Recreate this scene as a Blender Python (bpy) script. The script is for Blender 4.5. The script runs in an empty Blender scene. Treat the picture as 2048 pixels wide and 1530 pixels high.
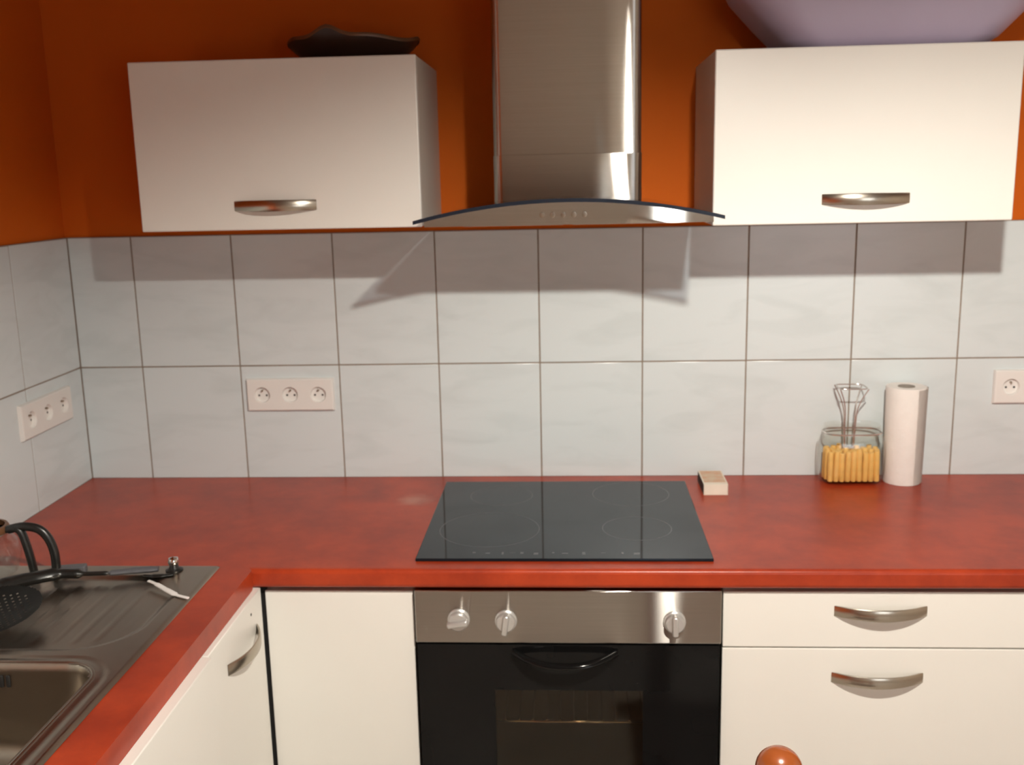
import bpy, bmesh, math, random
from mathutils import Vector, Matrix

random.seed(7)
S = bpy.context.scene
C = S.collection

# ------------------------------------------------------------------ camera
CAM = dict(loc=(1.2351, -2.4461, 1.6396), yaw=-0.0616, pitch=-0.2012, roll=-0.022, f=2036.5)
cd = bpy.data.cameras.new('camera')
cam = bpy.data.objects.new('camera', cd); C.objects.link(cam)
cd.sensor_width = 36.0; cd.lens = 36.0 * CAM['f'] / 2048.0; cd.clip_start = 0.05
cd.dof.use_dof = True; cd.dof.focus_distance = 1.25; cd.dof.aperture_fstop = 8.0   # the phone is focused too near, so all is a little soft
_y, _p, _r = CAM['yaw'], CAM['pitch'], CAM['roll']
F = Vector((math.sin(_y)*math.cos(_p), math.cos(_y)*math.cos(_p), math.sin(_p)))
R = Vector((math.cos(_y), -math.sin(_y), 0)); U = R.cross(F)
R2 = math.cos(_r)*R + math.sin(_r)*U; U2 = -math.sin(_r)*R + math.cos(_r)*U
M = Matrix((R2, U2, -F)).transposed().to_4x4(); M.translation = Vector(CAM['loc'])
cam.matrix_world = M
S.camera = cam

# ------------------------------------------------------------------ world, exposure
w = bpy.data.worlds.new('world'); S.world = w; w.use_nodes = True
w.node_tree.nodes['Background'].inputs[0].default_value = (0.02, 0.018, 0.016, 1)
w.node_tree.nodes['Background'].inputs[1].default_value = 1.0
S.view_settings.view_transform = 'Standard'; S.view_settings.look = 'None'
S.view_settings.gamma = 1.0; S.view_settings.use_curve_mapping = False
S.view_settings.exposure = 0.0
LAMP = (1.568, -1.80, 2.17)
BULB_STRENGTH = 3800.0
SHADE_TILT = -8.0
FILL_STRENGTH = 4.0
FILL_COLOR = (0.92, 0.96, 1.0)
BULB_COLOR = (1.0, 0.945, 0.845)

# ------------------------------------------------------------------ materials
def _nt(name):
    m = bpy.data.materials.new(name); m.use_nodes = True
    n = m.node_tree.nodes; return m, n, m.node_tree.links, n['Principled BSDF']

def mat(name, base, rough=.5, metal=0.0, var=0.0, scale=6.0, bump=0.0, bscale=80.0, dark=None, aniso=0.0, spec=.5, coat=0.0, stretch=None, detail=4):
    m, n, l, b = _nt(name)
    b.inputs['Base Color'].default_value = (*base, 1); b.inputs['Roughness'].default_value = rough
    b.inputs['Metallic'].default_value = metal; b.inputs['Specular IOR Level'].default_value = spec
    b.inputs['Coat Weight'].default_value = coat; b.inputs['Coat Roughness'].default_value = .08
    tc = n.new('ShaderNodeTexCoord'); src = tc.outputs['Object']
    if stretch:
        mp = n.new('ShaderNodeMapping'); mp.inputs['Scale'].default_value = stretch
        l.new(src, mp.inputs['Vector']); src = mp.outputs['Vector']
    if var or dark:
        t = n.new('ShaderNodeTexNoise'); t.inputs['Scale'].default_value = scale; t.inputs['Detail'].default_value = detail
        l.new(src, t.inputs['Vector'])
        cr = n.new('ShaderNodeValToRGB'); l.new(t.outputs['Fac'], cr.inputs['Fac'])
        d = dark or tuple(c*(1-var) for c in base)
        cr.color_ramp.elements[0].position = .32; cr.color_ramp.elements[1].position = .68
        cr.color_ramp.elements[0].color = (*d, 1); cr.color_ramp.elements[1].color = (*base, 1)
        l.new(cr.outputs['Color'], b.inputs['Base Color'])
    if bump:
        t2 = n.new('ShaderNodeTexNoise'); t2.inputs['Scale'].default_value = bscale; t2.inputs['Detail'].default_value = 3
        l.new(src, t2.inputs['Vector'])
        bp = n.new('ShaderNodeBump'); bp.inputs['Strength'].default_value = bump; bp.inputs['Distance'].default_value = .002
        l.new(t2.outputs['Fac'], bp.inputs['Height']); l.new(bp.outputs['Normal'], b.inputs['Normal'])
    if aniso:
        b.inputs['Anisotropic'].default_value = aniso
        tg = n.new('ShaderNodeTangent'); tg.direction_type = 'RADIAL'; tg.axis = 'X'
        l.new(tg.outputs['Tangent'], b.inputs['Tangent'])
    return m

def glass_mat(name, tint, rough=.02, ior=1.45, reflect=1.0):
    m = bpy.data.materials.new(name); m.use_nodes = True
    n = m.node_tree.nodes; l = m.node_tree.links; n.clear()
    out = n.new('ShaderNodeOutputMaterial'); mix = n.new('ShaderNodeMixShader')
    tr = n.new('ShaderNodeBsdfTransparent'); tr.inputs['Color'].default_value = (*tint, 1)
    gl = n.new('ShaderNodeBsdfGlossy'); gl.inputs['Roughness'].default_value = rough
    gl.inputs['Color'].default_value = (reflect, reflect, reflect, 1)
    # Schlick's Fresnel on both faces of the pane (no refraction inside, so no total reflection on the way out)
    f0 = ((ior-1)/(ior+1))**2
    lw = n.new('ShaderNodeLayerWeight'); lw.inputs['Blend'].default_value = .5
    pw = n.new('ShaderNodeMath'); pw.operation = 'POWER'; pw.inputs[1].default_value = 5.0; l.new(lw.outputs['Facing'], pw.inputs[0])
    ma = n.new('ShaderNodeMath'); ma.operation = 'MULTIPLY_ADD'; ma.inputs[1].default_value = .85; ma.inputs[2].default_value = f0; l.new(pw.outputs[0], ma.inputs[0])
    l.new(ma.outputs[0], mix.inputs['Fac']); l.new(tr.outputs[0], mix.inputs[1]); l.new(gl.outputs[0], mix.inputs[2])
    l.new(mix.outputs[0], out.inputs['Surface']); return m

def tile_mat():
    m, n, l, b = _nt('glazed tile')
    tc = n.new('ShaderNodeTexCoord'); oi = n.new('ShaderNodeObjectInfo')
    ad = n.new('ShaderNodeVectorMath'); ad.operation = 'ADD'
    sc = n.new('ShaderNodeVectorMath'); sc.operation = 'SCALE'; sc.inputs[3].default_value = 13.0
    l.new(oi.outputs['Random'], sc.inputs[0]); l.new(tc.outputs['Object'], ad.inputs[0]); l.new(sc.outputs[0], ad.inputs[1])
    mp = n.new('ShaderNodeMapping'); mp.inputs['Rotation'].default_value = (0, .6, 0); mp.inputs['Scale'].default_value = (4, 4, 13)
    l.new(ad.outputs[0], mp.inputs['Vector'])
    t = n.new('ShaderNodeTexNoise'); t.inputs['Scale'].default_value = 1.3; t.inputs['Detail'].default_value = 6; t.inputs['Distortion'].default_value = .8
    l.new(mp.outputs[0], t.inputs['Vector'])
    cr = n.new('ShaderNodeValToRGB'); l.new(t.outputs['Fac'], cr.inputs['Fac'])
    cr.color_ramp.elements[0].position = .30; cr.color_ramp.elements[0].color = (.60, .66, .67, 1)
    cr.color_ramp.elements[1].position = .52; cr.color_ramp.elements[1].color = (.655, .715, .728, 1)
    l.new(cr.outputs[0], b.inputs['Base Color'])
    b.inputs['Roughness'].default_value = .24
    return m

def worktop_mat():
    m, n, l, b = _nt('red laminate')
    tc = n.new('ShaderNodeTexCoord')
    t = n.new('ShaderNodeTexNoise'); t.inputs['Scale'].default_value = 7; t.inputs['Detail'].default_value = 7; t.inputs['Roughness'].default_value = .65
    l.new(tc.outputs['Object'], t.inputs['Vector'])
    cr = n.new('ShaderNodeValToRGB'); l.new(t.outputs['Fac'], cr.inputs['Fac'])
    cr.color_ramp.elements[0].position = .35; cr.color_ramp.elements[0].color = (.27, .028, .009, 1)
    cr.color_ramp.elements[1].position = .65; cr.color_ramp.elements[1].color = (.42, .050, .014, 1)
    # pale dried spill beside the hob
    ds = n.new('ShaderNodeVectorMath'); ds.operation = 'DISTANCE'; ds.inputs[1].default_value = (.862, -.187, .9)
    l.new(tc.outputs['Object'], ds.inputs[0])
    t2 = n.new('ShaderNodeTexNoise'); t2.inputs['Scale'].default_value = 30; l.new(tc.outputs['Object'], t2.inputs['Vector'])
    md = n.new('ShaderNodeMath'); md.operation = 'MULTIPLY_ADD'; md.inputs[1].default_value = .05; l.new(t2.outputs['Fac'], md.inputs[0]); l.new(ds.outputs['Value'], md.inputs[2])
    mr = n.new('ShaderNodeMapRange'); mr.inputs['From Min'].default_value = .03; mr.inputs['From Max'].default_value = .075
    mr.inputs['To Min'].default_value = .38; mr.inputs['To Max'].default_value = 0; l.new(md.outputs[0], mr.inputs['Value'])
    mx = n.new('ShaderNodeMixRGB'); mx.inputs['Color2'].default_value = (.6, .35, .26, 1)
    l.new(mr.outputs[0], mx.inputs['Fac']); l.new(cr.outputs[0], mx.inputs['Color1']); l.new(mx.outputs[0], b.inputs['Base Color'])
    b.inputs['Roughness'].default_value = .33; b.inputs['Specular IOR Level'].default_value = .32
    return m

def steel_mat(name='brushed stainless steel', f=1.0):
    # horizontally brushed steel: the fine lines spread a reflection far up and down, little sideways
    m = bpy.data.materials.new(name); m.use_nodes = True
    n = m.node_tree.nodes; l = m.node_tree.links; n.clear()
    o = n.new('ShaderNodeOutputMaterial'); g = n.new('ShaderNodeBsdfAnisotropic'); g.distribution = 'BECKMANN'
    g.inputs['Roughness'].default_value = .235; g.inputs['Anisotropy'].default_value = STEEL_ANISO
    tg = n.new('ShaderNodeTangent'); tg.direction_type = 'RADIAL'; tg.axis = 'X'; l.new(tg.outputs[0], g.inputs['Tangent'])
    tc = n.new('ShaderNodeTexCoord'); mp = n.new('ShaderNodeMapping'); mp.inputs['Scale'].default_value = (2, 2, 160)
    t = n.new('ShaderNodeTexNoise'); t.inputs['Scale'].default_value = 3; t.inputs['Detail'].default_value = 3
    l.new(tc.outputs['Object'], mp.inputs[0]); l.new(mp.outputs[0], t.inputs['Vector'])
    cr = n.new('ShaderNodeValToRGB'); l.new(t.outputs['Fac'], cr.inputs['Fac'])
    cr.color_ramp.elements[0].color = (.56*f, .53*f, .49*f, 1); cr.color_ramp.elements[1].color = (.66*f, .63*f, .59*f, 1)
    l.new(cr.outputs[0], g.inputs['Color']); l.new(g.outputs[0], o.inputs['Surface']); return m
STEEL_ANISO = -.85

def emit_mat(name, col, st):
    m = bpy.data.materials.new(name); m.use_nodes = True
    n = m.node_tree.nodes; l = m.node_tree.links; n.clear()
    o = n.new('ShaderNodeOutputMaterial'); e = n.new('ShaderNodeEmission')
    e.inputs[0].default_value = (*col, 1); e.inputs[1].default_value = st; l.new(e.outputs[0], o.inputs['Surface']); return m

MT = dict(
    red=mat('terracotta paint', (.64, .126, .008), .7, var=.08, scale=3, bump=.15, bscale=150, spec=.15),
    cream=mat('cream wall paint', (.68, .62, .53), .7, var=.05, scale=3),
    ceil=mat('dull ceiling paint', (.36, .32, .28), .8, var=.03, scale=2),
    floor=mat('beige floor tile', (.62, .58, .52), .4, var=.06, scale=4),
    grout=mat('brown grey grout', (.30, .24, .19), .9, var=.2, scale=30),
    tile=tile_mat(), top=worktop_mat(),
    white=mat('cream white lacquer', (.84, .815, .76), .32, var=.02, scale=5),
    carcass=mat('white melamine', (.70, .66, .59), .45, var=.03, scale=5),
    dark=mat('gap and hole black', (.008, .007, .006), .8, var=.2),
    steel=steel_mat(),
    steel_panel=steel_mat('brushed oven steel', .70),
    steel_sink=mat('sink stainless steel', (.40, .35, .29), .28, 1, var=.10, scale=9, bump=.04, bscale=40),
    chrome=mat('chrome', (.75, .74, .72), .08, 1, var=.03),
    nickel=mat('brushed nickel', (.50, .45, .38), .24, 1, var=.05, scale=20),
    knob=mat('silver knob plastic', (.62, .61, .59), .28, .6, var=.03),
    hobglass=mat('black ceramic glass', (.010, .014, .019), .05, 0, var=.2, spec=.30),
    hobmark=mat('grey printed marking', (.075, .082, .09), .3, var=.1, scale=60),
    blackglass=mat('black oven glass', (.006, .006, .006), .10, 0, var=.2, spec=.18),
    blackplastic=mat('black plastic', (.012, .012, .011), .32, 0, var=.2),
    greyplastic=mat('grey rubber plastic', (.10, .10, .11), .4, 0, var=.15),
    enamel=mat('dark oven enamel', (.16, .11, .055), .45, 0, var=.2),
    ovenpane=glass_mat('smoked oven glass', (.70, .63, .52), .05, 1.4),
    hoodglass=glass_mat('smoked hood glass', (.70, .74, .78), .03, 1.45),
    glassedge=mat('dark glass edge', (.012, .018, .03), .12, 0, var=.2),
    glass=glass_mat('clear glass', (.965, .965, .955), .03, 1.45),
    socket=mat('white socket plastic', (.80, .775, .74), .3, 0, var=.02),
    hole=mat('socket hole', (.02, .018, .016), .7, 0, var=.1),
    brass=mat('earth pin metal', (.5, .45, .36), .3, 1, var=.05),
    paper=mat('white paper towel', (.84, .80, .755), .95, 0, var=.04, scale=40, bump=.5, bscale=120),
    card=mat('grey cardboard core', (.33, .29, .25), .9, 0, var=.1, scale=30),
    matchcream=mat('cream matchbox card', (.78, .71, .60), .8, 0, var=.05, scale=60),
    matchtop=mat('matchbox printed label', (.62, .33, .20), .6, 0, scale=45, dark=(.62, .5, .36)),
    striker=mat('brown matchbox striker', (.055, .03, .022), .9, 0, var=.3, scale=90),
    pasta=mat('golden yellow pasta', (.93, .58, .17), .55, 0, var=.14, scale=50),
    wire=mat('pale wire', (.62, .57, .53), .2, .8, var=.05),
    bowl=mat('dark brown glazed bowl', (.035, .014, .008), .35, 0, var=.3, scale=12),
    bowlrim=mat('brown bowl rim', (.16, .07, .03), .4, 0, var=.3, scale=20),
    lilac=mat('lilac plastic', (.50, .43, .57), .45, 0, var=.08, scale=5),
    wood=mat('varnished orange wood', (.27, .07, .016), .22, 0, scale=9, dark=(.19, .042, .010), stretch=(1, 1, .15), coat=.6),
    whiteplastic=mat('white plastic', (.80, .77, .74), .35, 0, var=.02),
    shade=mat('grey enamel lamp shade', (.22, .20, .18), .5, 0, var=.03),  # kept dark so its inside throws little light on the walls
    fill_glow=emit_mat('added fill glow', FILL_COLOR, FILL_STRENGTH),  # glow of the unseen window added as fill light
    bulb=emit_mat('glowing bulb', BULB_COLOR, BULB_STRENGTH),
    cord=mat('dark lamp cord', (.03, .03, .03), .6, 0, var=.1),
)

MT['hobglass'].node_tree.nodes['Principled BSDF'].inputs['Specular Tint'].default_value = (.66, .80, .95, 1)

# ------------------------------------------------------------------ mesh helpers
def new(): return bmesh.new()

def box(bm, x0, x1, y0, y1, z0, z1, bev=0.0, seg=2):
    t = bmesh.new(); bmesh.ops.create_cube(t, size=1)
    bmesh.ops.scale(t, vec=(abs(x1-x0), abs(y1-y0), abs(z1-z0)), verts=t.verts)
    bmesh.ops.translate(t, vec=((x0+x1)/2, (y0+y1)/2, (z0+z1)/2), verts=t.verts)
    if bev: bmesh.ops.bevel(t, geom=t.edges[:], offset=bev, segments=seg, affect='EDGES', profile=.5)
    merge(bm, t); return bm

def merge(bm, t):
    me = bpy.data.meshes.new('tmp'); t.to_mesh(me); t.free(); bm.from_mesh(me); bpy.data.meshes.remove(me)

def loft(bm, rings, closed=True, cap0=False, cap1=False):
    vs = [[bm.verts.new(p) for p in r] for r in rings]; n = len(rings[0])
    for a, b in zip(vs[:-1], vs[1:]):
        for i in range(n if closed else n-1):
            j = (i+1) % n; bm.faces.new((a[i], a[j], b[j], b[i]))
    if cap0: bm.faces.new(vs[0][::-1])
    if cap1: bm.faces.new(vs[-1])
    return vs

def lathe(bm, prof, c=(0, 0, 0), n=32, sx=1.0, sy=1.0):
    loft(bm, [[(c[0]+r*sx*math.cos(2*math.pi*k/n), c[1]+r*sy*math.sin(2*math.pi*k/n), c[2]+z) for k in range(n)] for r, z in prof],
         cap0=prof[0][0] > 1e-6, cap1=prof[-1][0] > 1e-6)

def tube(bm, pts, rad, n=10, flat=1.0, cap=True, up=None):
    pts = [Vector(p) for p in pts]; rr = rad if isinstance(rad, (list, tuple)) else [rad]*len(pts)
    rings = []; pu = Vector(up) if up else None
    for i, p in enumerate(pts):
        d = (pts[min(i+1, len(pts)-1)] - pts[max(i-1, 0)]).normalized()
        if pu is None: pu = Vector((0, 0, 1)) if abs(d.z) < .9 else Vector((0, 1, 0))
        s = d.cross(pu).normalized(); u = s.cross(d).normalized(); pu = u
        rings.append([p + s*rr[i]*math.cos(2*math.pi*k/n) + u*rr[i]*flat*math.sin(2*math.pi*k/n) for k in range(n)])
    loft(bm, rings, cap0=cap, cap1=cap)

def smoothpts(pts, k=6):
    pts = [Vector(p) for p in pts]; out = []
    P = [pts[0]] + pts + [pts[-1]]
    for i in range(1, len(P)-2):
        for j in range(k):
            t = j/k; a, b, c, d = P[i-1], P[i], P[i+1], P[i+2]
            out.append(.5*((2*b)+(c-a)*t+(2*a-5*b+4*c-d)*t*t+(3*b-a-3*c+d)*t**3))
    out.append(pts[-1]); return out

def rrect(x0, x1, y0, y1, r, z, n=8):
    pts = []
    for cx, cy, a0 in ((x1-r, y1-r, 0), (x0+r, y1-r, 90), (x0+r, y0+r, 180), (x1-r, y0+r, 270)):
        for k in range(n+1):
            a = math.radians(a0+90*k/n); pts.append((cx+r*math.cos(a), cy+r*math.sin(a), z))
    return pts

def plate(bm, xs, ys, keep, z0, z1):
    vt, vb = {}, {}
    def V(d, i, j, z):
        if (i, j) not in d: d[(i, j)] = bm.verts.new((xs[i], ys[j], z))
        return d[(i, j)]
    cells = {(i, j) for i in range(len(xs)-1) for j in range(len(ys)-1) if keep(i, j)}
    for i, j in cells:
        q = ((i, j), (i+1, j), (i+1, j+1), (i, j+1))
        bm.faces.new([V(vt, *c, z1) for c in q]); bm.faces.new([V(vb, *c, z0) for c in q][::-1])
        for (a, b, nb) in ((q[0], q[1], (i, j-1)), (q[1], q[2], (i+1, j)), (q[2], q[3], (i, j+1)), (q[3], q[0], (i-1, j))):
            if nb not in cells: bm.faces.new((V(vb, *a, z0), V(vb, *b, z0), V(vt, *b, z1), V(vt, *a, z1)))

def shade(me, sharp):
    me.set_sharp_from_angle(angle=math.radians(sharp))
    for p in me.polygons: p.use_smooth = max(abs(c) for c in p.normal) < .99999   # true flats stay flat, so mirrors do not bend

ORG = {}
def obj(name, bm, m, parent=None, sharp=38, at=None, smooth=True):
    """link bm (in world coordinates) as ONE mesh object; children take their root's origin"""
    bmesh.ops.recalc_face_normals(bm, faces=bm.faces)
    me = bpy.data.meshes.new(name)
    o = bpy.data.objects.new(name, me); C.objects.link(o)
    if parent is not None:
        org = ORG[parent.name]; o.parent = parent
    else:
        org = Vector(at) if at else Vector((0, 0, 0)); o.location = org
    ORG[o.name] = org
    bmesh.ops.translate(bm, vec=-org, verts=bm.verts)
    bm.to_mesh(me); bm.free()
    if smooth:
        shade(me, sharp)
    for mm in (m if isinstance(m, (list, tuple)) else [m]): me.materials.append(MT[mm])
    return o

def tag(o, label=None, cat=None, group=None, kind=None):
    if label: o['label'] = label
    if cat: o['category'] = cat
    if group: o['group'] = group
    if kind: o['kind'] = kind
    return o

def thing(name, label, cat, loc, group=None):
    o = bpy.data.objects.new(name, None); C.objects.link(o); o.location = loc; o.empty_display_size = .05
    ORG[o.name] = Vector(loc); return tag(o, label, cat, group)

def inst(name, me, parent, loc, rot=(0, 0, 0)):
    """a part that shares mesh data; loc in world coordinates"""
    o = bpy.data.objects.new(name, me); C.objects.link(o); o.parent = parent
    o.location = Vector(loc) - ORG[parent.name]; o.rotation_euler = rot; ORG[o.name] = ORG[parent.name]; return o

def mesh_only(name, bm, m, sharp=38):
    bmesh.ops.recalc_face_normals(bm, faces=bm.faces)
    me = bpy.data.meshes.new(name); bm.to_mesh(me); bm.free()
    shade(me, sharp); me.materials.append(MT[m]); return me

def boxp(name, m, parent, *a, bev=.001, **k): return obj(name, box(new(), *a, bev=bev, **k), m, parent)

# ------------------------------------------------------------------ the room
XR, YB, ZC = 3.7, -4.4, 2.5
WF = .008            # painted wall face behind the tile faces (tile faces lie in y = 0 and x = 0)
wb = tag(obj('wall_back', box(new(), -.12, XR+.1, WF, .12, 0, ZC), 'red'), 'terracotta painted back wall above white tiles', kind='structure')
wl = tag(obj('wall_left', box(new(), -.12, -WF, YB, WF, 0, ZC), 'red'), 'dark terracotta painted side wall by the sink', kind='structure')
tag(obj('wall_right', box(new(), XR, XR+.1, YB, WF, 0, ZC), 'cream'), 'cream side wall of the kitchen', kind='structure')
b = new(); WX0, WX1, WZ0, WZ1 = 2.15, 3.45, .75, 1.95
plate(b, [-.12, WX0, WX1, XR+.1], [0, WZ0, WZ1, ZC], lambda i, j: not (i == 1 and j == 1), YB-.12, YB)
for v in b.verts: v.co = Vector((v.co.x, v.co.z, v.co.y))
tag(obj('wall_front', b, 'cream'), 'cream wall facing the cooker with an opening for the added fill window', kind='structure')
wn = tag(obj('fill_window', box(new(), WX0, WX1, YB-.075, YB-.06, WZ0, WZ1), 'fill_glow'), 'unseen window added for fill light in the wall facing the cooker', kind='structure')  # added glowing window behind the camera, gives soft front fill
b = new()
for x0, x1, z0, z1 in ((WX0, WX0+.05, WZ0, WZ1), (WX1-.05, WX1, WZ0, WZ1), (WX0+.05, WX1-.05, WZ0, WZ0+.05), (WX0+.05, WX1-.05, WZ1-.05, WZ1), ((WX0+WX1)/2-.03, (WX0+WX1)/2+.03, WZ0+.05, WZ1-.05)): box(b, x0, x1, YB-.059, YB-.02, z0, z1, bev=.004)
obj('fill_window_frame', b, 'whiteplastic', wn)
tag(obj('floor', box(new(), -.12, XR+.1, YB-.1, .12, -.1, 0), 'floor'), 'beige kitchen floor', kind='structure')
tag(obj('ceiling', box(new(), -.12, XR+.1, YB-.1, .12, ZC, ZC+.1), 'ceil'), 'dull kitchen ceiling', kind='structure')

# tiles, one object each, grout bed recessed behind them
ZW, ZM, ZT = .90, 1.1882, 1.512
TW, G0, GW = .2487, .1589, .0032
XE = G0 + 10*TW
obj('grout_bed', box(new(), -.004, XE, .0015, WF, ZW-.03, ZT), 'grout', wb)
obj('grout_bed', box(new(), -WF, -.0015, -1.75, .004, ZW-.03, ZT), 'grout', wl)
_tm = {}
def tile(parent, axis, a0, a1, z0, z1):
    wd, h = a1-a0-GW, z1-z0-GW
    key = (axis, round(wd, 4), round(h, 4))
    if key not in _tm:
        bm = new()
        if axis == 'x': box(bm, -wd/2, wd/2, 0, .0075, -h/2, h/2, bev=.0012, seg=2)
        else: box(bm, -.0075, 0, -wd/2, wd/2, -h/2, h/2, bev=.0012, seg=2)
        _tm[key] = mesh_only('tile', bm, 'tile')
    c = (a0+a1)/2
    inst('tile', _tm[key], parent, (c, 0, (z0+z1)/2) if axis == 'x' else (0, c, (z0+z1)/2))
colsx = [0.0] + [G0 + k*TW for k in range(11)]
for a, b in zip(colsx[:-1], colsx[1:]):
    tile(wb, 'x', a, b, ZW-.0015, ZM); tile(wb, 'x', a, b, ZM, ZT)
colsy = [0.0, -.2635] + [-.2635 - k*TW for k in range(1, 7)]
for a, b in zip(colsy[:-1], colsy[1:]):
    tile(wl, 'y', b, a, ZW-.0015, ZM); tile(wl, 'y', b, a, ZM, ZT)

# ------------------------------------------------------------------ worktop (one continuous L)
YW, XW, ZU = -.615, .6096, .861
bm = new()
xs = [.001, .075, .520, XW, XE]; ys = [-1.75, -1.44, -.625, YW, -.0005]
def keep(i, j):
    if j == 3: return True
    if i == 3: return False
    return not (i == 1 and j == 1)
plate(bm, xs, ys, keep, ZU, ZW)
bm.edges.ensure_lookup_table()
ed = []
for e in bm.edges:
    a, b = e.verts[0].co, e.verts[1].co
    if abs(a.z-b.z) > 1e-4: continue
    if (abs(a.y-YW) < 1e-4 and abs(b.y-YW) < 1e-4 and min(a.x, b.x) > XW-1e-4) or (abs(a.x-XW) < 1e-4 and abs(b.x-XW) < 1e-4 and max(a.y, b.y) < YW+1e-4):
        ed.append(e)
bmesh.ops.bevel(bm, geom=ed, offset=.009, segments=4, affect='EDGES', profile=.5)
tag(obj('worktop', bm, 'top'), 'red mottled laminate worktop running in an L from sink to right edge', 'worktop')

# ------------------------------------------------------------------ bow handle (shared by every front)
def handle_mesh():
    bm = new(); W, Bo, H, T = .174, .026, .0235, .0035; N = 20
    r = (W*W/4 + Bo*Bo)/(2*Bo); a0 = math.asin(W/2/r); rings = []
    for k in range(N+1):
        a = -a0 + 2*a0*k/N
        o = (r*math.sin(a), -(r*math.cos(a) - (r-Bo)) - .0005); i = ((r-T)*math.sin(a), -((r-T)*math.cos(a) - (r-Bo)) - .0005)
        hh = H/2*(1 - .10*abs(2*k/N-1))
        rings.append([(o[0], o[1], -hh+.0015), (o[0], o[1]-.0006, 0), (o[0], o[1], hh-.0015), (o[0]*.995, o[1]+.001, hh), (i[0], min(i[1], 0), hh), (i[0], min(i[1], 0), -hh), (o[0]*.995, o[1]+.001, -hh)])
    loft(bm, rings, cap0=True, cap1=True)
    return mesh_only('handle', bm, 'nickel')
HM = handle_mesh()

# ------------------------------------------------------------------ wall cabinets
def wall_cabinet(label, x0, x1, z0, z1, hx, hz):
    t = thing('wall_cabinet', label, 'cabinet', ((x0+x1)/2, WF, z0), 'white wall cabinets beside the hood')
    yb, yf, T = WF-.0005, -.304, .018
    boxp('side_panel', 'carcass', t, x0+.001, x0+.001+T, yf, yb, z0+.001, z1-.001)
    boxp('side_panel', 'carcass', t, x1-.001-T, x1-.001, yf, yb, z0+.001, z1-.001)
    boxp('top_panel', 'carcass', t, x0+.001+T, x1-.001-T, yf, yb, z1-.001-T, z1-.001)
    boxp('bottom_panel', 'carcass', t, x0+.001+T, x1-.001-T, yf, yb, z0+.001, z0+.001+T)
    boxp('back_panel', 'carcass', t, x0+.001+T, x1-.001-T, yb-.006, yb, z0+.001+T, z1-.001-T)
    d = obj('door', box(new(), x0, x1, -.325, yf-.0015, z0, z1, bev=.003, seg=3), 'white', t)
    tag(inst('handle', HM, d, (hx, -.325, hz)), 'brushed nickel bow handle')
wall_cabinet('white wall cabinet left of the cooker hood with dark bowl on top', .3295, .9245, 1.5375, 1.8815, .6185, 1.5875)
wall_cabinet('white wall cabinet right of the cooker hood with lilac basin on top', 1.5215, 2.1175, 1.5285, 1.8735, 1.826, 1.577)

# ------------------------------------------------------------------ base cabinets
YF = -.595           # face of the back run
def carcass(t, x0, x1, y0, y1, ztop=.858):
    T = .018
    boxp('side_panel', 'carcass', t, x0, x0+T, y0, y1, .10, ztop)
    boxp('side_panel', 'carcass', t, x1-T, x1, y0, y1, .10, ztop)
    boxp('bottom_panel', 'carcass', t, x0+T, x1-T, y0, y1, .10, .118)

# corner unit with the plain door left of the oven
t = thing('corner_base_cabinet', 'white base cabinet with plain handleless door left of the oven', 'cabinet', (.77, -.3, 0), 'base cabinets')
carcass(t, .632, .9165, YF+.0195, -.02)
boxp('door', 'white', t, .6240, .9180, YF, YF+.018, .115, .848, bev=.002)
boxp('corner_gap_shade', 'dark', t, .6050, .6260, -.590, YF+.0195, .10, .852)  # black strip standing in for the shade in the door gap
boxp('plinth', 'carcass', t, .632, .918, -.545, -.53, 0, .10)

# left run, two units under the sink
def left_unit(label, y0, y1, xf, handle, screw=False, top=.852):
    t = thing('sink_base_cabinet', label, 'cabinet', (.3, (y0+y1)/2, 0), 'base cabinets')
    T = .018; xi = xf-.0275
    boxp('side_panel', 'carcass', t, .02, xi, y0+.001, y0+T, .10, .66)
    boxp('side_panel', 'carcass', t, .02, xi, y1-T, y1-.001, .10, .66)
    boxp('bottom_panel', 'carcass', t, .02, xi, y0+T, y1-T, .10, .118)
    d = obj('door', box(new(), xf-.026, xf, y0+.0012, y1-.0012, .115, top, bev=.002), 'white', t)
    tag(inst('handle', HM, d, (xf, handle, .790), (0, 0, math.pi/2)), 'brushed nickel bow handle')
    if screw:
        b = new(); lathe(b, [(0, -.001), (.0028, -.001), (.0028, .0006), (0, .0008)], n=12)
        bmesh.ops.rotate(b, cent=(0, 0, 0), matrix=Matrix.Rotation(math.pi/2, 3, 'Y'), verts=b.verts)
        bmesh.ops.translate(b, vec=(xf, -.672, .832), verts=b.verts); obj('screw_hole', b, 'dark', d)
    boxp('plinth', 'carcass', t, .53, .545, y0, y1, 0, .10)
left_unit('white base cabinet in the corner under the sink drainer with bow handle', -.900, -.604, .6195, -.728, True, .8600)
left_unit('white base cabinet under the sink bowl nearest the viewer', -1.50, -.9005, .6275, -1.235, False, .8600)

# drawer unit right of the oven
t = thing('drawer_cabinet', 'white drawer unit with two bow handles right of the oven', 'cabinet', (1.82, -.3, 0), 'base cabinets')
carcass(t, 1.519, 2.117, YF+.0195, -.02)
for z0, z1, hz in ((.7345, .8485, .8095), (.4235, .7315, .672), (.115, .4205, .36)):
    d = obj('drawer', box(new(), 1.518, 2.118, YF, YF+.018, z0, z1, bev=.002), 'white', t)
    tag(inst('handle', HM, d, (1.815, YF, hz)), 'brushed nickel bow handle')
boxp('plinth', 'carcass', t, 1.518, 2.118, -.545, -.53, 0, .10)

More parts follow.
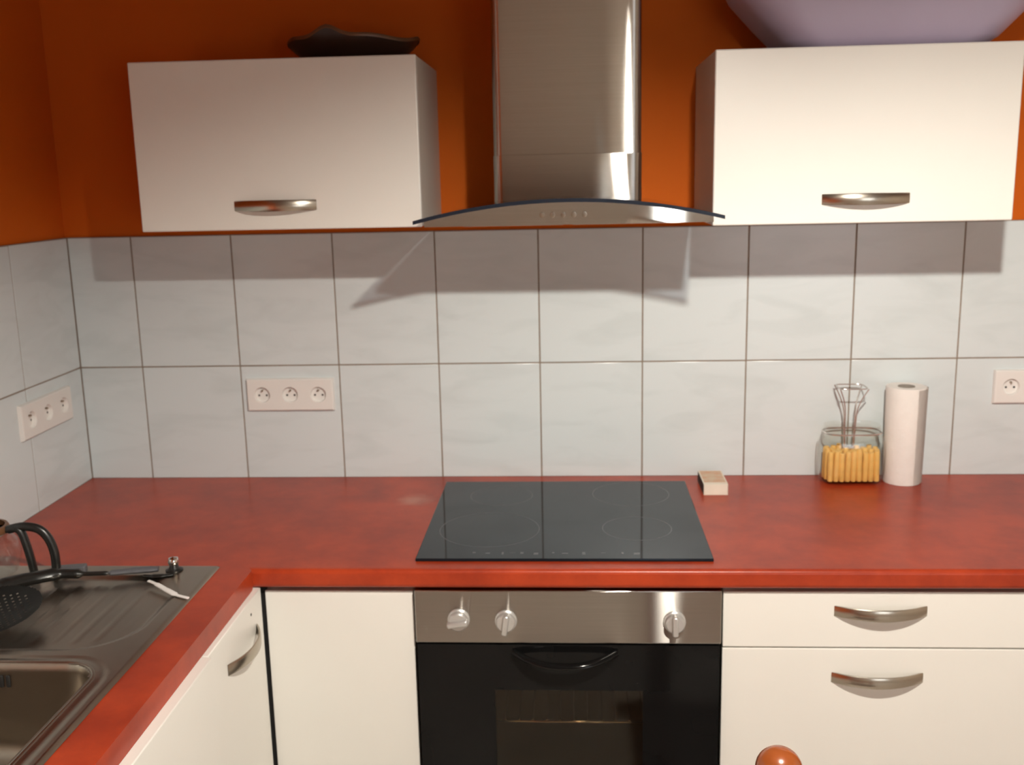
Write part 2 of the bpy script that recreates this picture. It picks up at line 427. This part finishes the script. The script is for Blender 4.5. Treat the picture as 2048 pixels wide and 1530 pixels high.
# ------------------------------------------------------------------ oven
t = thing('built_in_oven', 'built-in oven with steel control panel and black glass door below the hob', 'oven', (1.2175, -.3, .115))
OX0, OX1 = .9225, 1.5135
b = new()   # open-fronted cavity box
for a in ((OX0+.02, OX0+.05, YF+.02, -.03, .24, .735), (OX1-.05, OX1-.02, YF+.02, -.03, .24, .735), (OX0+.05, OX1-.05, YF+.02, -.03, .24, .27),
          (OX0+.05, OX1-.05, YF+.02, -.03, .72, .735), (OX0+.05, OX1-.05, -.06, -.03, .27, .72)): box(b, *a)
obj('body', b, 'enamel', t)
boxp('control_panel', 'steel_panel', t, OX0, OX1, YF-.014, YF+.02, .7465, .855, bev=.002)
boxp('lower_panel', 'blackglass', t, OX0+.002, OX1-.002, YF-.010, YF+.01, .118, .235, bev=.002)
def knob(parent, x, z, ang):
    y = YF-.014; k = new()
    prof = [(0.0, 0), (.0215, 0), (.0215, .004), (.019, .006), (.0185, .016), (.016, .0185), (0, .0190)]
    lathe(k, prof, n=32)
    r = Matrix.Rotation(math.pi/2, 3, 'X')
    bmesh.ops.rotate(k, cent=(0, 0, 0), matrix=r, verts=k.verts)
    g = new(); box(g, -.0058, .0058, -.030, -.012, -.0205, .0205, bev=.004, seg=3)
    bmesh.ops.rotate(g, cent=(0, 0, 0), matrix=Matrix.Rotation(ang, 3, 'Y'), verts=g.verts)
    for q in (k, g): bmesh.ops.translate(q, vec=(x, y, z), verts=q.verts)
    ko = obj('knob', k, 'knob', parent); obj('grip', g, 'knob', ko)
knob(t, 1.008, .796, math.radians(80)); knob(t, 1.100, .794, math.radians(8)); knob(t, 1.424, .793, 0)
# door: black glass frame with a real window opening
b = new()
D0, D1 = .240, .743
plate(b, [OX0+.002, 1.075, 1.3645, OX1-.002], [D0, .30, .647, D1], lambda i, j: not (i == 1 and j == 1), 0, .022)
for v in b.verts: v.co = Vector((v.co.x, YF-.014+.022-v.co.z, v.co.y))
dr = obj('door', b, 'blackglass', t)
obj('window_pane', box(new(), 1.0752, 1.3643, YF-.0125, YF-.0085, .3002, .6468), 'ovenpane', dr)
b = new()
pts = [(1.2135+.098*s, YF-.016-.036*(1-abs(s)**2.6), .728-.012*(1-s*s)) for s in [k/12-1 for k in range(25)]]
tube(b, pts, .0085, n=12, flat=.75)
obj('handle', b, 'blackglass', dr)
b = new(); rk = .5665
for y in (-.585, -.10): tube(b, [(OX0+.052, y, rk), (OX1-.052, y, rk)], .0028, n=8)
for k in range(20):
    x = OX0+.06 + k*.0275; tube(b, [(x, -.5865, rk+.0035), (x, -.098, rk+.0035)], .0016, n=6)
obj('rack', b, 'chrome', t)
boxp('plinth', 'carcass', t, OX0-.003, OX1+.003, -.545, -.53, 0, .10)

# ------------------------------------------------------------------ hob
HX0, HX1, HY0, HY1 = .922, 1.502, -.5735, -.063
t = thing('ceramic_hob', 'black glass ceramic hob set in the red worktop above the oven', 'hob', ((HX0+HX1)/2, (HY0+HY1)/2, ZW))
b = new(); box(b, HX0, HX1, HY0, HY1, ZW+.0002, ZW+.0062, bev=.0015, seg=2); obj('glass_plate', b, 'hobglass', t)
def ring(cx, cy, r, wd=.0016):
    b = new(); n = 64; z = ZW+.00635
    loft(b, [[(cx+q*math.cos(2*math.pi*k/n), cy+q*math.sin(2*math.pi*k/n), zz) for k in range(n)] for q, zz in ((r-wd/2, z-.0001), (r-wd/2, z), (r+wd/2, z), (r+wd/2, z-.0001))])
    obj('cooking_zone_ring', b, 'hobmark', t)
ring(1.065, -.175, .072); ring(1.365, -.165, .088); ring(1.055, -.405, .105); ring(1.365, -.400, .072)
for k, x in enumerate([1.035, 1.062, 1.092, 1.112, 1.130, 1.158, 1.192, 1.215, 1.252, 1.290, 1.328, 1.356]):
    b = new(); wd = (.006, .009, .004, .012)[k % 4]
    box(b, x-wd/2, x+wd/2, -.5435-(k % 3)*.004, -.5375-(k % 2)*.004, ZW+.0062, ZW+.00635)
    obj('touch_mark', b, 'hobmark', t)

# ------------------------------------------------------------------ hood
HC = 1.2265
t = thing('cooker_hood', 'stainless steel chimney cooker hood with curved smoked glass canopy', 'hood', (HC, WF, 1.541))
def chimney(x0, x1, yf, r, z0, z1, k):
    """duct cover with a faintly bowed front (k = bow slope per metre) and rounded corners"""
    b = new(); yb = WF-.0005; xc = (x0+x1)/2; h = (x1-x0)/2-r; n = 18
    def sec(z):
        fr = [(xc+h*(1-2*q/n), yf+k*(h*(1-2*q/n))**2/2) for q in range(n+1)]; ye = fr[0][1]; a0 = math.atan(k*h)
        p = [(x1, yb)]
        p += [(x1-r+r*math.sin(a), ye+r-r*math.cos(a)) for a in [math.pi/2+(a0-math.pi/2)*q/10 for q in range(10)]]
        p += fr
        p += [(x0+r-r*math.sin(a), ye+r-r*math.cos(a)) for a in [a0+(math.pi/2-a0)*q/10 for q in range(1, 11)]]
        p += [(x0, yb)]; return [(x, y, z) for x, y in p]
    loft(b, [sec(z0), sec(z1)], closed=True); return b
obj('lower_duct_cover', chimney(1.0715, 1.3815, -.285, .020, 1.566, 1.679, .42), 'steel', t, sharp=60)
obj('upper_duct_cover', chimney(1.0727, 1.3803, -.282, .018, 1.677, ZC-.002, .27), 'steel', t, sharp=60)
YBODY = -.402   # the steel body stops short of the glass front
YH = -.478; HW_ = .297
def arcz(s): return 1.5495 + .0375*(1 - s*s)     # underside height of the glass at s in -1..1
b = new(); n = 40
rings = []
for k in range(n+1):
    s = -1+2*k/n; x = HC+HW_*s; z = arcz(s)
    rings.append([(x, YH, z), (x, YH, z+.006), (x, -.02, z+.006), (x, -.02, z)])
loft(b, rings, cap0=True, cap1=True)
gl = obj('glass_canopy', b, 'hoodglass', t)
b = new(); rings = []
for k in range(n+1):
    s = -1+2*k/n; x = HC+HW_*s*1.002; z = arcz(s)
    rings.append([(x, YH-.0015, z-.0006), (x, YH-.0015, z+.0066), (x, YH+.0004, z+.0066), (x, YH+.0004, z-.0006)])
loft(b, rings, cap0=True, cap1=True); obj('glass_edge', b, 'glassedge', gl)
b = new(); rings = []; yb = WF-.0005
for k in range(n+1):
    s = -.965+1.93*k/n; x = HC+HW_*s; zt = arcz(s)-.0006; zb = min(1.5405, zt-.001)
    rings.append([(x, YBODY, zb), (x, YBODY, zt), (x, yb, zt), (x, yb, zb)])
loft(b, rings, cap0=True, cap1=True); bd = obj('body', b, 'steel', t)
for s in (-1, 1):
    f = new(); box(f, HC+s*.11-.10, HC+s*.11+.10, -.375, -.06, 1.5385, 1.5403, bev=.0006); obj('filter', f, 'nickel', bd)
for k in range(5):
    f = new(); lathe(f, [(0, 0), (.0055, 0), (.0052, .0016), (0, .0018)], n=16)
    bmesh.ops.rotate(f, cent=(0, 0, 0), matrix=Matrix.Rotation(math.pi/2, 3, 'X'), verts=f.verts)
    bmesh.ops.translate(f, vec=(1.176+k*.021, YBODY+.0002, 1.5600), verts=f.verts); obj('button', f, 'nickel', bd)

# ------------------------------------------------------------------ sockets
def socket_block(label, n, cw, h, place, rot):
    t = thing('power_socket', label, 'socket', place, 'white wall sockets')
    t.rotation_euler = (0, 0, rot); ORG[t.name] = Vector((0, 0, 0))
    W = n*cw; D = .0095; r = .0190; N = 40; dep = .0085
    b = new()
    for g in range(n):
        cx = -W/2+cw*(g+.5)
        def rim(a, y):
            c, s = math.cos(a), math.sin(a); k = min(cw/2/max(abs(c), 1e-6), h/2/max(abs(s), 1e-6)); return (cx+c*k, y, s*k)
        ang = [2*math.pi*k/N + math.pi/N*0 for k in range(N)]
        ca = math.atan2(h, cw); ang = sorted(set(ang + [ca, math.pi-ca, math.pi+ca, 2*math.pi-ca]))
        loft(b, [[rim(a, -D) for a in ang], [(cx+(r+.001)*math.cos(a), -D, (r+.001)*math.sin(a)) for a in ang],
                 [(cx+r*math.cos(a), -D+.001, r*math.sin(a)) for a in ang], [(cx+(r-.001)*math.cos(a), -D+dep, (r-.001)*math.sin(a)) for a in ang]], cap1=True)
    bmesh.ops.remove_doubles(b, verts=b.verts, dist=1e-5)
    e = .0045
    loft(b, [[(sx*(W/2)*1.0, -D, sz*h/2) for sx, sz in ((-1, -1), (1, -1), (1, 1), (-1, 1))],
             [(sx*(W/2+e*.5), -D+.0012, sz*(h/2+e*.5)) for sx, sz in ((-1, -1), (1, -1), (1, 1), (-1, 1))],
             [(sx*(W/2+e), 0, sz*(h/2+e)) for sx, sz in ((-1, -1), (1, -1), (1, 1), (-1, 1))]])
    obj('cover_plate', b, 'socket', t)
    for g in range(n):
        cx = -W/2+cw*(g+.5)
        f = new()
        for s in (-1, 1):
            q = new(); lathe(q, [(0, 0), (.0026, 0), (.0026, .0006), (0, .0006)], n=12)
            bmesh.ops.rotate(q, cent=(0, 0, 0), matrix=Matrix.Rotation(math.pi/2, 3, 'X'), verts=q.verts)
            bmesh.ops.translate(q, vec=(cx+s*.0095, -D+dep, -.002), verts=q.verts); merge(f, q)
        obj('contact_hole', f, 'hole', t)
        q = new(); lathe(q, [(0, 0), (.0024, 0), (.0024, .007), (.0012, .009), (0, .0092)], n=12)
        bmesh.ops.rotate(q, cent=(0, 0, 0), matrix=Matrix.Rotation(math.pi/2, 3, 'X'), verts=q.verts)
        bmesh.ops.translate(q, vec=(cx, -D+dep, .0105), verts=q.verts); obj('earth_pin', q, 'brass', t)
socket_block('white triple socket on the back wall tiles left of the hob', 3, .0705, .074, (.5315, -.0002, 1.1155), 0)
socket_block('white triple socket on the side wall above the sink', 3, .0745, .074, (.0002, -.1935, 1.1185), math.pi/2)
socket_block('white single socket at the right edge beyond the paper roll', 1, .072, .074, (2.2755, -.0002, 1.119), 0)

# ------------------------------------------------------------------ sink
SX0, SX1, SY0, SY1 = .052, .542, -1.462, -.604
t = thing('inset_sink', 'stainless steel inset sink with drainer and bowl in the left worktop', 'sink', (.3, -1.03, ZW))
BX0, BX1, BY0, BY1 = .135, .500, -1.36, -1.012
def sd(x, y, x0, x1, y0, y1, r):
    qx = abs(x-(x0+x1)/2)-(x1-x0)/2+r; qy = abs(y-(y0+y1)/2)-(y1-y0)/2+r
    return math.hypot(max(qx, 0), max(qy, 0))+min(max(qx, qy), 0)-r
def ss(a, b, v): v = max(0, min(1, (v-a)/(b-a))); return v*v*(3-2*v)
b = new(); nx, ny = 98, 170; V = {}
def sz(x, y):
    e = min(x-SX0, SX1-x, y-SY0, SY1-y)
    z = ZW+.0008+.0042*ss(0, .006, e)
    d = sd(x, y, .085, .512, -.972, -.655, .11)
    z -= .0055*ss(0, -.016, d)
    if d < -.03: z += .0010*ss(-.03, -.045, d)*max(0, math.cos(2*math.pi*x/.034))**4*ss(-.95, -.93, y)
    z -= .0018*(ss(.008, .0, abs(sd(x, y, BX0-.012, BX1+.012, BY0-.012, BY1+.012, .075)-.004)))
    return z
for i in range(nx+1):
    for j in range(ny+1):
        x = SX0+(SX1-SX0)*i/nx; y = SY0+(SY1-SY0)*j/ny; V[i, j] = b.verts.new((x, y, sz(x, y)))
for i in range(nx):
    for j in range(ny):
        x = SX0+(SX1-SX0)*(i+.5)/nx; y = SY0+(SY1-SY0)*(j+.5)/ny
        if sd(x, y, BX0, BX1, BY0, BY1, .062) < -.003: continue
        b.faces.new((V[i, j], V[i+1, j], V[i+1, j+1], V[i, j+1]))
for v in [v for v in b.verts if not v.link_faces]: b.verts.remove(v)
obj('drainer_plate', b, 'steel_sink', t, sharp=60)
b = new(); rings = []
for off, z, r in ((-.006, .9046, .068), (-.003, .9062, .066), (0, .9055, .063), (.003, .901, .060), (.005, .89, .058), (.012, .78, .055), (.017, .762, .052), (.028, .751, .046), (.05, .746, .035), (.12, .743, .02)):
    rings.append(rrect(BX0+off, BX1-off, BY0+off, BY1-off, r, z, 8))
loft(b, rings, cap1=True)
bs = obj('bowl', b, 'steel_sink', t, sharp=70)
b = new(); lathe(b, [(.006, .7445), (.030, .7445), (.043, .7462), (.045, .7436), (.030, .7436)], c=((BX0+BX1)/2, (BY0+BY1)/2, 0), n=32); obj('drain', b, 'chrome', bs)
for k in range(3):
    q = new(); box(q, .318+k*.011, .324+k*.011, BY1-.0095, BY1-.0055, .866, .886, bev=.0015); obj('overflow_slot', q, 'hole', bs)
# pop-up waste control: dark collar and chrome knob on the drainer corner
b = new(); lathe(b, [(.0, 0), (.016, 0), (.0165, .003), (.010, .006), (.0075, .012), (0, .012)], c=(.462, -.633, ZW+.0045), n=24); wk = obj('waste_knob', b, 'blackplastic', t)
b = new(); lathe(b, [(0, .010), (.006, .010), (.010, .014), (.0115, .020), (.009, .026), (0, .029)], c=(.462, -.633, ZW+.0045), n=24); obj('knob_cap', b, 'chrome', wk)

# ------------------------------------------------------------------ things on the drainer
zd = ZW+.0052
# coffee carafe
cx, cy = .108, -.665
t = thing('coffee_carafe', 'glass coffee carafe with black handle standing on the sink drainer', 'carafe', (cx, cy, zd))
b = new(); lathe(b, [(.0, .0005), (.045, .0005), (.056, .010), (.064, .030), (.066, .048), (.060, .070), (.047, .086), (.044, .092), (.0425, .092), (.0455, .085), (.058, .069), (.064, .048), (.062, .031), (.054, .012), (.044, .003), (0, .003)], c=(cx, cy, zd), n=40)
obj('glass_jug', b, 'glass', t, sharp=60)
b = new(); lathe(b, [(.0432, .090), (.0475, .088), (.0485, .096), (.046, .101), (.041, .101), (.0415, .091), (.0432, .090)], c=(cx, cy, zd), n=40); obj('collar', b, 'bowlrim', t)
dirn = Vector((1, .10, 0)).normalized()
def cp(a, z): return Vector((cx, cy, zd))+dirn*a+Vector((0, 0, z))
b = new()
tube(b, smoothpts([cp(.045, .093), cp(.064, .095), cp(.074, .085), cp(.080, .062), cp(.085, .034), cp(.089, .003)]), .0088, n=12, flat=.85)
tube(b, smoothpts([cp(.050, .093), cp(.078, .098), cp(.106, .092), cp(.123, .072), cp(.131, .042), cp(.131, .005)]), .0078, n=12, flat=1.1)
obj('handle', b, 'blackplastic', t)

# black skimmer with grey handle
t = thing('skimmer', 'black perforated skimmer with grey handle lying across the drainer', 'skimmer', (.3, -.75, zd))
b = new(); hc = Vector((.240, -.886, zd+.017)); RA, RB = .086, .082; g = .0034; rot = math.radians(38)
n = 52; vv = {}
def hz_(u, v): return .012*((u/RA)**2+(v/RB)**2)
for i in range(-n//2, n//2+1):
    for j in range(-n//2, n//2+1): vv[i, j] = (i*g, j*g)
used = {}
def gv(i, j):
    if (i, j) not in used:
        u, v = vv[i, j]; q = math.hypot(u/RA, v/RB)
        if q > 1: u, v = u/q, v/q
        used[i, j] = b.verts.new(hc+Vector((u*math.cos(rot)-v*math.sin(rot), u*math.sin(rot)+v*math.cos(rot), hz_(u, v)+.14*(u*math.sin(rot)+v*math.cos(rot)))))
    return used[i, j]
for i in range(-n//2, n//2):
    for j in range(-n//2, n//2):
        u, v = (i+.5)*g, (j+.5)*g; q = math.hypot(u/RA, v/RB)
        if q > 1.0: continue
        if q < .80 and i % 3 == 0 and (j + (i//3 % 2)) % 3 == 0: continue
        b.faces.new((gv(i, j), gv(i+1, j), gv(i+1, j+1), gv(i, j+1)))
bmesh.ops.solidify(b, geom=b.faces[:], thickness=.002)
hd = obj('head', b, 'blackplastic', t)
b = new(); tube(b, smoothpts([(.192, -.818, zd+.034), (.200, -.768, zd+.026), (.225, -.722, zd+.019), (.262, -.690, zd+.016), (.305, -.680, zd+.012), (.352, -.674, zd+.011)]), [.014]*6+[.018]*6+[.017]*6+[.013]*6+[.006]*6+[.003], n=12, flat=.7)
obj('neck', b, 'blackplastic', t)
b = new(); tube(b, smoothpts([(.345, -.675, zd+.011), (.356, -.673, zd+.011), (.395, -.659, zd+.010), (.430, -.649, zd+.009), (.438, -.647, zd+.009)], 5), [.003]*5+[.0085]*5+[.0095]*5+[.0085]*5+[.004], n=12, flat=.6)
obj('handle', b, 'greyplastic', t)
# dark scraper block behind it
t = thing('dish_scraper', 'small dark grey dish scraper beside the carafe handle', 'scraper', (.268, -.640, zd))
b = new(); box(b, -.030, .022, -.010, .010, 0, .016, bev=.003, seg=3); bmesh.ops.rotate(b, cent=(0, 0, 0), matrix=Matrix.Rotation(.22, 3, 'Z'), verts=b.verts)
bmesh.ops.translate(b, vec=(.268, -.640, zd-.003), verts=b.verts); obj('grip', b, 'greyplastic', t)
b = new(); box(b, -.044, -.028, -.0115, .0115, .001, .005, bev=.001); bmesh.ops.rotate(b, cent=(0, 0, 0), matrix=Matrix.Rotation(.22, 3, 'Z'), verts=b.verts)
bmesh.ops.translate(b, vec=(.268, -.640, zd-.003), verts=b.verts); obj('blade', b, 'blackplastic', t)
# short black piece behind the handle tip and white stick
b = new(); tube(b, smoothpts([(.440, -.700, zd+.006), (.462, -.716, zd+.006), (.490, -.738, zd+.004), (.515, -.757, zd+.003), (.541, -.770, zd+.003)]), [.0035]*6+[.0052]*6+[.0058]*6+[.0035]*6+[.0032], n=10, flat=.6)
tag(obj('plastic_stick', b, 'whiteplastic', at=(.49, -.735, zd)), 'slim white plastic stick lying on the drainer corner', 'stick')
b = new(); tube(b, smoothpts([(.415, -.664, zd+.002), (.435, -.668, zd+.0025), (.455, -.664, zd+.0025), (.470, -.657, zd+.002)]), [.004]*6+[.0065]*6+[.005]*6+[.003], n=10, flat=.5)
tag(obj('black_piece', b, 'blackplastic', at=(.44, -.664, zd)), 'short black piece lying between skimmer handle and chrome knob', 'utensil')

# ------------------------------------------------------------------ things on the worktop
# matchbox
t = thing('matchbox', 'cream matchbox with brown striker side on the worktop beside the hob', 'matchbox', (1.5625, -.10, ZW))
mx0, mx1, my0, my1, mz = 1.5345, 1.5905, -.157, -.047, .0265
b = new()
for a in ((mx0, mx1, my0, my1, ZW, ZW+.0008), (mx0, mx1, my0, my1, ZW+mz-.0008, ZW+mz), (mx0, mx0+.0008, my0, my1, ZW+.0008, ZW+mz-.0008), (mx1-.0008, mx1, my0, my1, ZW+.0008, ZW+mz-.0008)): box(b, *a)
obj('sleeve', b, 'matchcream', t)
boxp('tray', 'matchcream', t, mx0+.0012, mx1-.0012, my0-.0008, my1, ZW+.001, ZW+mz-.001, bev=.0006)
boxp('striker', 'striker', t, mx0-.0005, mx0+.0001, my0+.001, my1-.001, ZW+.002, ZW+mz-.002, bev=0)
boxp('label', 'matchtop', t, mx0+.003, mx1-.003, my0+.014, my1-.003, ZW+mz, ZW+mz+.0003, bev=0)

# glass jar packed with yellow sticks
jx, jy = 1.8955, -.053
t = thing('glass_jar', 'fluted glass jar half full of yellow sticks beside the paper roll', 'jar', (jx, jy, ZW))
b = new(); N = 96
def jring(ax, ay, z, fl): 
    out = []
    for k in range(N):
        a = 2*math.pi*k/N; c, s = math.cos(a), math.sin(a); p = .62
        q = 1+fl*math.cos(16*a)
        out.append((jx+ax*q*math.copysign(abs(c)**p, c), jy+ay*q*math.copysign(abs(s)**p, s), z))
    return out
J = [(.055, .026, .0005, 0), (.066, .036, .003, .004), (.074, .042, .012, .012), (.0765, .0445, .030, .016), (.0775, .045, .080, .016), (.0765, .044, .100, .012), (.072, .041, .112, .004),
     (.066, .037, .118, 0), (.064, .0355, .122, 0), (.066, .037, .125, 0), (.064, .0355, .129, 0), (.0655, .0365, .133, 0), (.064, .0355, .137, 0), (.065, .036, .141, 0), (.063, .0345, .142, 0), (.0615, .0335, .138, 0)]
inner = [(.062, .034, .120, 0), (.069, .038, .111, 0), (.0735, .041, .098, 0), (.0745, .042, .07, 0), (.0735, .0415, .03, 0), (.070, .038, .014, 0), (.058, .029, .008, 0)]
loft(b, [jring(ax, ay, ZW+z, fl) for ax, ay, z, fl in J+inner], cap0=True, cap1=True)
obj('glass_body', b, 'glass', t, sharp=60)
b = new(); loft(b, [[(jx+.0655*math.copysign(abs(math.cos(a))**.62, math.cos(a))*q, jy+.0365*math.copysign(abs(math.sin(a))**.62, math.sin(a))*q, ZW+z) for a in [2*math.pi*k/64 for k in range(64)]] for q, z in ((1.0, .1215), (1.035, .1225), (1.035, .1245), (1.0, .1255))])
obj('neck_band', b, 'wire', t)
sm = None; spots = []
for row, (yy, cnt, w_) in enumerate(((-.0275, 9, .054), (-.009, 9, .058), (.010, 9, .058), (.0275, 8, .050))):
    for k in range(cnt): spots.append((jx-w_+2*w_*k/(cnt-1), jy+yy))
for i, (x, y) in enumerate(spots):
    if sm is None:
        b = new(); lathe(b, [(0, 0), (.0058, .0006), (.0068, .003), (.0070, .035), (.0066, .070), (.0055, .0735), (0, .0745)], n=12)
        sm = mesh_only('pasta_stick', b, 'pasta', 50)
    o = bpy.data.objects.new('pasta_stick', sm); C.objects.link(o); o.location = (x, y, ZW+.0085)
    o.scale = (1, 1, random.uniform(.93, 1.08)); o.rotation_euler = (random.uniform(-.02, .02), random.uniform(-.02, .02), random.uniform(0, 6))
    tag(o, 'yellow stick packed upright with many others in the glass jar', 'pasta', 'yellow sticks in the glass jar')
# pale wire tool standing in the jar
t = thing('wire_holder', 'pale wire holder with flared open top rising from the glass jar', 'wire holder', (jx-.006, jy, ZW+.082))
b = new(); wx = jx-.006
for s in (-1, 1):
    for d, zt in ((-1, .232), (1, .232)):
        tube(b, smoothpts([(wx+s*.010, jy+d*.004, ZW+.086), (wx+s*.012, jy+d*.005, ZW+.13), (wx+s*.0135, jy+d*.007, ZW+.172), (wx+s*.020, jy+d*.016, ZW+.202), (wx+s*.0325, jy+d*.029, ZW+zt)]), .0014, n=8)
obj('stem', b, 'wire', t)
b = new(); lp = [(wx+.0325*math.copysign(abs(math.cos(a))**.4, math.cos(a)), jy+.029*math.copysign(abs(math.sin(a))**.4, math.sin(a)), ZW+.2325) for a in [2*math.pi*k/40 for k in range(40)]]
tube(b, lp+[lp[0]], .0014, n=8, up=(0, 0, 1)); obj('top_loop', b, 'wire', t)
b = new(); box(b, wx-.012, wx+.012, jy-.007, jy+.007, ZW+.0835, ZW+.0875, bev=.001); obj('foot', b, 'wire', t)

# paper towel roll
px, py = 2.0165, -.0535
t = thing('paper_towel_roll', 'white paper towel roll standing against the tiles', 'paper roll', (px, py, ZW))
b = new(); rings = []; N = 64
lathe(b, [(.0195, 0), (.042, 0), (.0425, .002), (.0455, .231), (.0450, .2325), (.0195, .2315), (.0195, 0.0)], c=(px, py, ZW+.0005), n=64)
for f in [f for f in b.faces if len(f.verts) > 8]: b.faces.remove(f)
obj('paper', b, 'paper', t)
b = new(); lathe(b, [(.0193, .001), (.0193, .2335), (.0178, .2335), (.0178, .001)], c=(px, py, ZW), n=40)
for f in [f for f in b.faces if len(f.verts) > 8]: b.faces.remove(f)
obj('core', b, 'card', t)
b = new(); rr = []
for k in range(15):
    a = math.radians(-70+k*7); e = max(0, k-6)*.0011
    rr.append((a, e))
loft(b, [[(px+(.0458+e+.0003-(1-z/.23)*.003)*math.cos(a)+off, py+(.0458+e-(1-z/.23)*.003)*math.sin(a), ZW+.001+z) for a, e in rr] for z, off in ((0, 0), (.115, .0), (.229, .0))], closed=False)
bmesh.ops.solidify(b, geom=b.faces[:], thickness=.0006)
obj('loose_sheet', b, 'paper', t)

# ------------------------------------------------------------------ on top of the wall cabinets
zt = 1.8815-.0005
t = thing('wavy_bowl', 'dark brown bowl with wavy rim on the left wall cabinet', 'bowl', (.774, -.175, zt))
b = new(); N = 72; bx, by = .7700, -.175
def wav(a):
    x = math.cos(a); front = -math.sin(a)
    return .043 + .026*math.exp(-((x+.26)/.24)**2) + .004*math.cos(5*a)
prof = [(.55, 0.0), (.62, .002), (.80, .30), (.95, .75), (1.0, 1.0), (.975, 1.0), (.92, .75), (.77, .33), (.55, .12)]
loft(b, [[(bx+.141*q*math.cos(2*math.pi*k/N), by+.105*q*math.sin(2*math.pi*k/N), zt+.0005+h*wav(2*math.pi*k/N)) for k in range(N)] for q, h in prof], cap0=True, cap1=True)
bo = obj('bowl_body', b, 'bowl', t)
b = new()
loft(b, [[(bx+.141*q*math.cos(2*math.pi*k/N), by+.105*q*math.sin(2*math.pi*k/N), zt+.0005+wav(2*math.pi*k/N)+dz) for k in range(N)] for q, dz in ((1.004, -.003), (1.012, .001), (1.0, .0045), (.975, .0035), (.972, -.001))])
obj('rim', b, 'bowlrim', t)

zt = 1.8735-.0005
t = thing('plastic_basin', 'lilac plastic basin with flared sides on the right wall cabinet', 'basin', (1.885, -.165, zt))
def brect(gx, gy, r, z): return rrect(1.885-.225-gx, 1.885+.225+gx, -.165-.115-gy, -.165+.115+gy, r, zt+z, 10)
b = new()
loft(b, [brect(-.050, -.012, .06, .0005), brect(-.035, 0, .065, .003), brect(-.014, .008, .07, .017), brect(-.009, .010, .07, .020), brect(.032, .018, .08, .060), brect(.083, .028, .09, .115), brect(.105, .034, .09, .160),
         brect(.101, .030, .09, .160), brect(.079, .024, .09, .115), brect(.028, .014, .08, .060), brect(-.018, .004, .07, .018), brect(-.052, -.014, .06, .005)], cap0=True, cap1=True)
obj('basin_body', b, 'lilac', t, sharp=50)
b = new(); loft(b, [brect(.100, .029, .09, .160), brect(.106, .035, .09, .164), brect(.118, .044, .095, .164), brect(.120, .046, .095, .158), brect(.117, .043, .095, .158), brect(.105, .0345, .09, .159)])
obj('rim', b, 'lilac', t)

# ------------------------------------------------------------------ wooden chair in front of the drawers (ball finials)
fx, fy, fz = 1.4715, -1.35, .976
t = thing('wooden_chair', 'varnished wooden chair whose ball finial shows in front of the drawers', 'chair', (fx+.19, fy-.195, 0))
for yy in (fy, fy-.39):
    b = new(); lathe(b, [(0, 0), (.016, 0), (.019, .2), (.020, .43), (.020, .6), (.018, .88), (.0135, .905), (.0135, .912), (.019, .916), (.019, .921), (.0145, .926), (.0145, .929)], c=(fx, yy, 0), n=24)
    po = obj('back_post', b, 'wood', t)
    b = new(); lathe(b, [(0, -.0275)] + [(.0275*math.cos(a), .0265*math.sin(a)) for a in [math.radians(-80+10*k) for k in range(17)]] + [(0, .0265)], c=(fx, yy, fz-.0265), n=32)
    obj('finial', b, 'wood', po, sharp=80)
for yy in (fy, fy-.39):
    b = new(); lathe(b, [(0, 0), (.015, 0), (.019, .2), (.019, .43), (0, .43)], c=(fx+.38, yy, 0), n=20); obj('leg', b, 'wood', t)
boxp('seat', 'wood', t, fx-.02, fx+.41, fy-.415, fy+.025, .43, .455, bev=.008)
for z in (.60, .72, .84):
    b = new(); box(b, fx-.009, fx+.009, fy-.385, fy-.005, z-.025, z+.025, bev=.006); obj('back_rail', b, 'wood', t)
for yy in (fy, fy-.39):
    b = new(); tube(b, [(fx, yy, .2), (fx+.38, yy, .2)], .010, n=12); obj('stretcher', b, 'wood', t)

# ------------------------------------------------------------------ pendant lamp over the room
lx, ly, lz = LAMP
t = thing('pendant_lamp', 'grey enamel pendant lamp hanging from the ceiling', 'lamp', (lx, ly, ZC))
b = new(); lathe(b, [(.152, -.043), (.147, -.005), (.11, .06), (.05, .105), (.030, .112), (.028, .110), (.048, .102), (.107, .058), (.144, -.006), (.149, -.043)], c=(lx, ly, lz), n=64)
for f in [f for f in b.faces if len(f.verts) > 8]: b.faces.remove(f)
bmesh.ops.rotate(b, cent=(lx, ly, lz), matrix=Matrix.Rotation(math.radians(SHADE_TILT), 3, 'Y'), verts=b.verts)   # shade tilted to keep the left side darker
obj('shade', b, 'shade', t, sharp=60)
b = new(); lathe(b, [(0, .036), (.017, .036), (.018, .040), (.018, .085), (.031, .111), (.020, .125), (.006, .14), (.0035, .15), (.0035, ZC-lz-.03), (.045, ZC-lz-.025), (.045, ZC-lz-.0005), (0, ZC-lz-.0005)], c=(lx, ly, lz), n=24)
obj('socket_and_cord', b, 'cord', t)
b = new(); lathe(b, [(0, -.030)] + [(.030*math.cos(a), .030*math.sin(a)) for a in [math.radians(-75+15*k) for k in range(10)]] + [(.014, .036), (0, .036)], c=(lx, ly, lz), n=20)
obj('bulb', b, 'bulb', t, sharp=80)
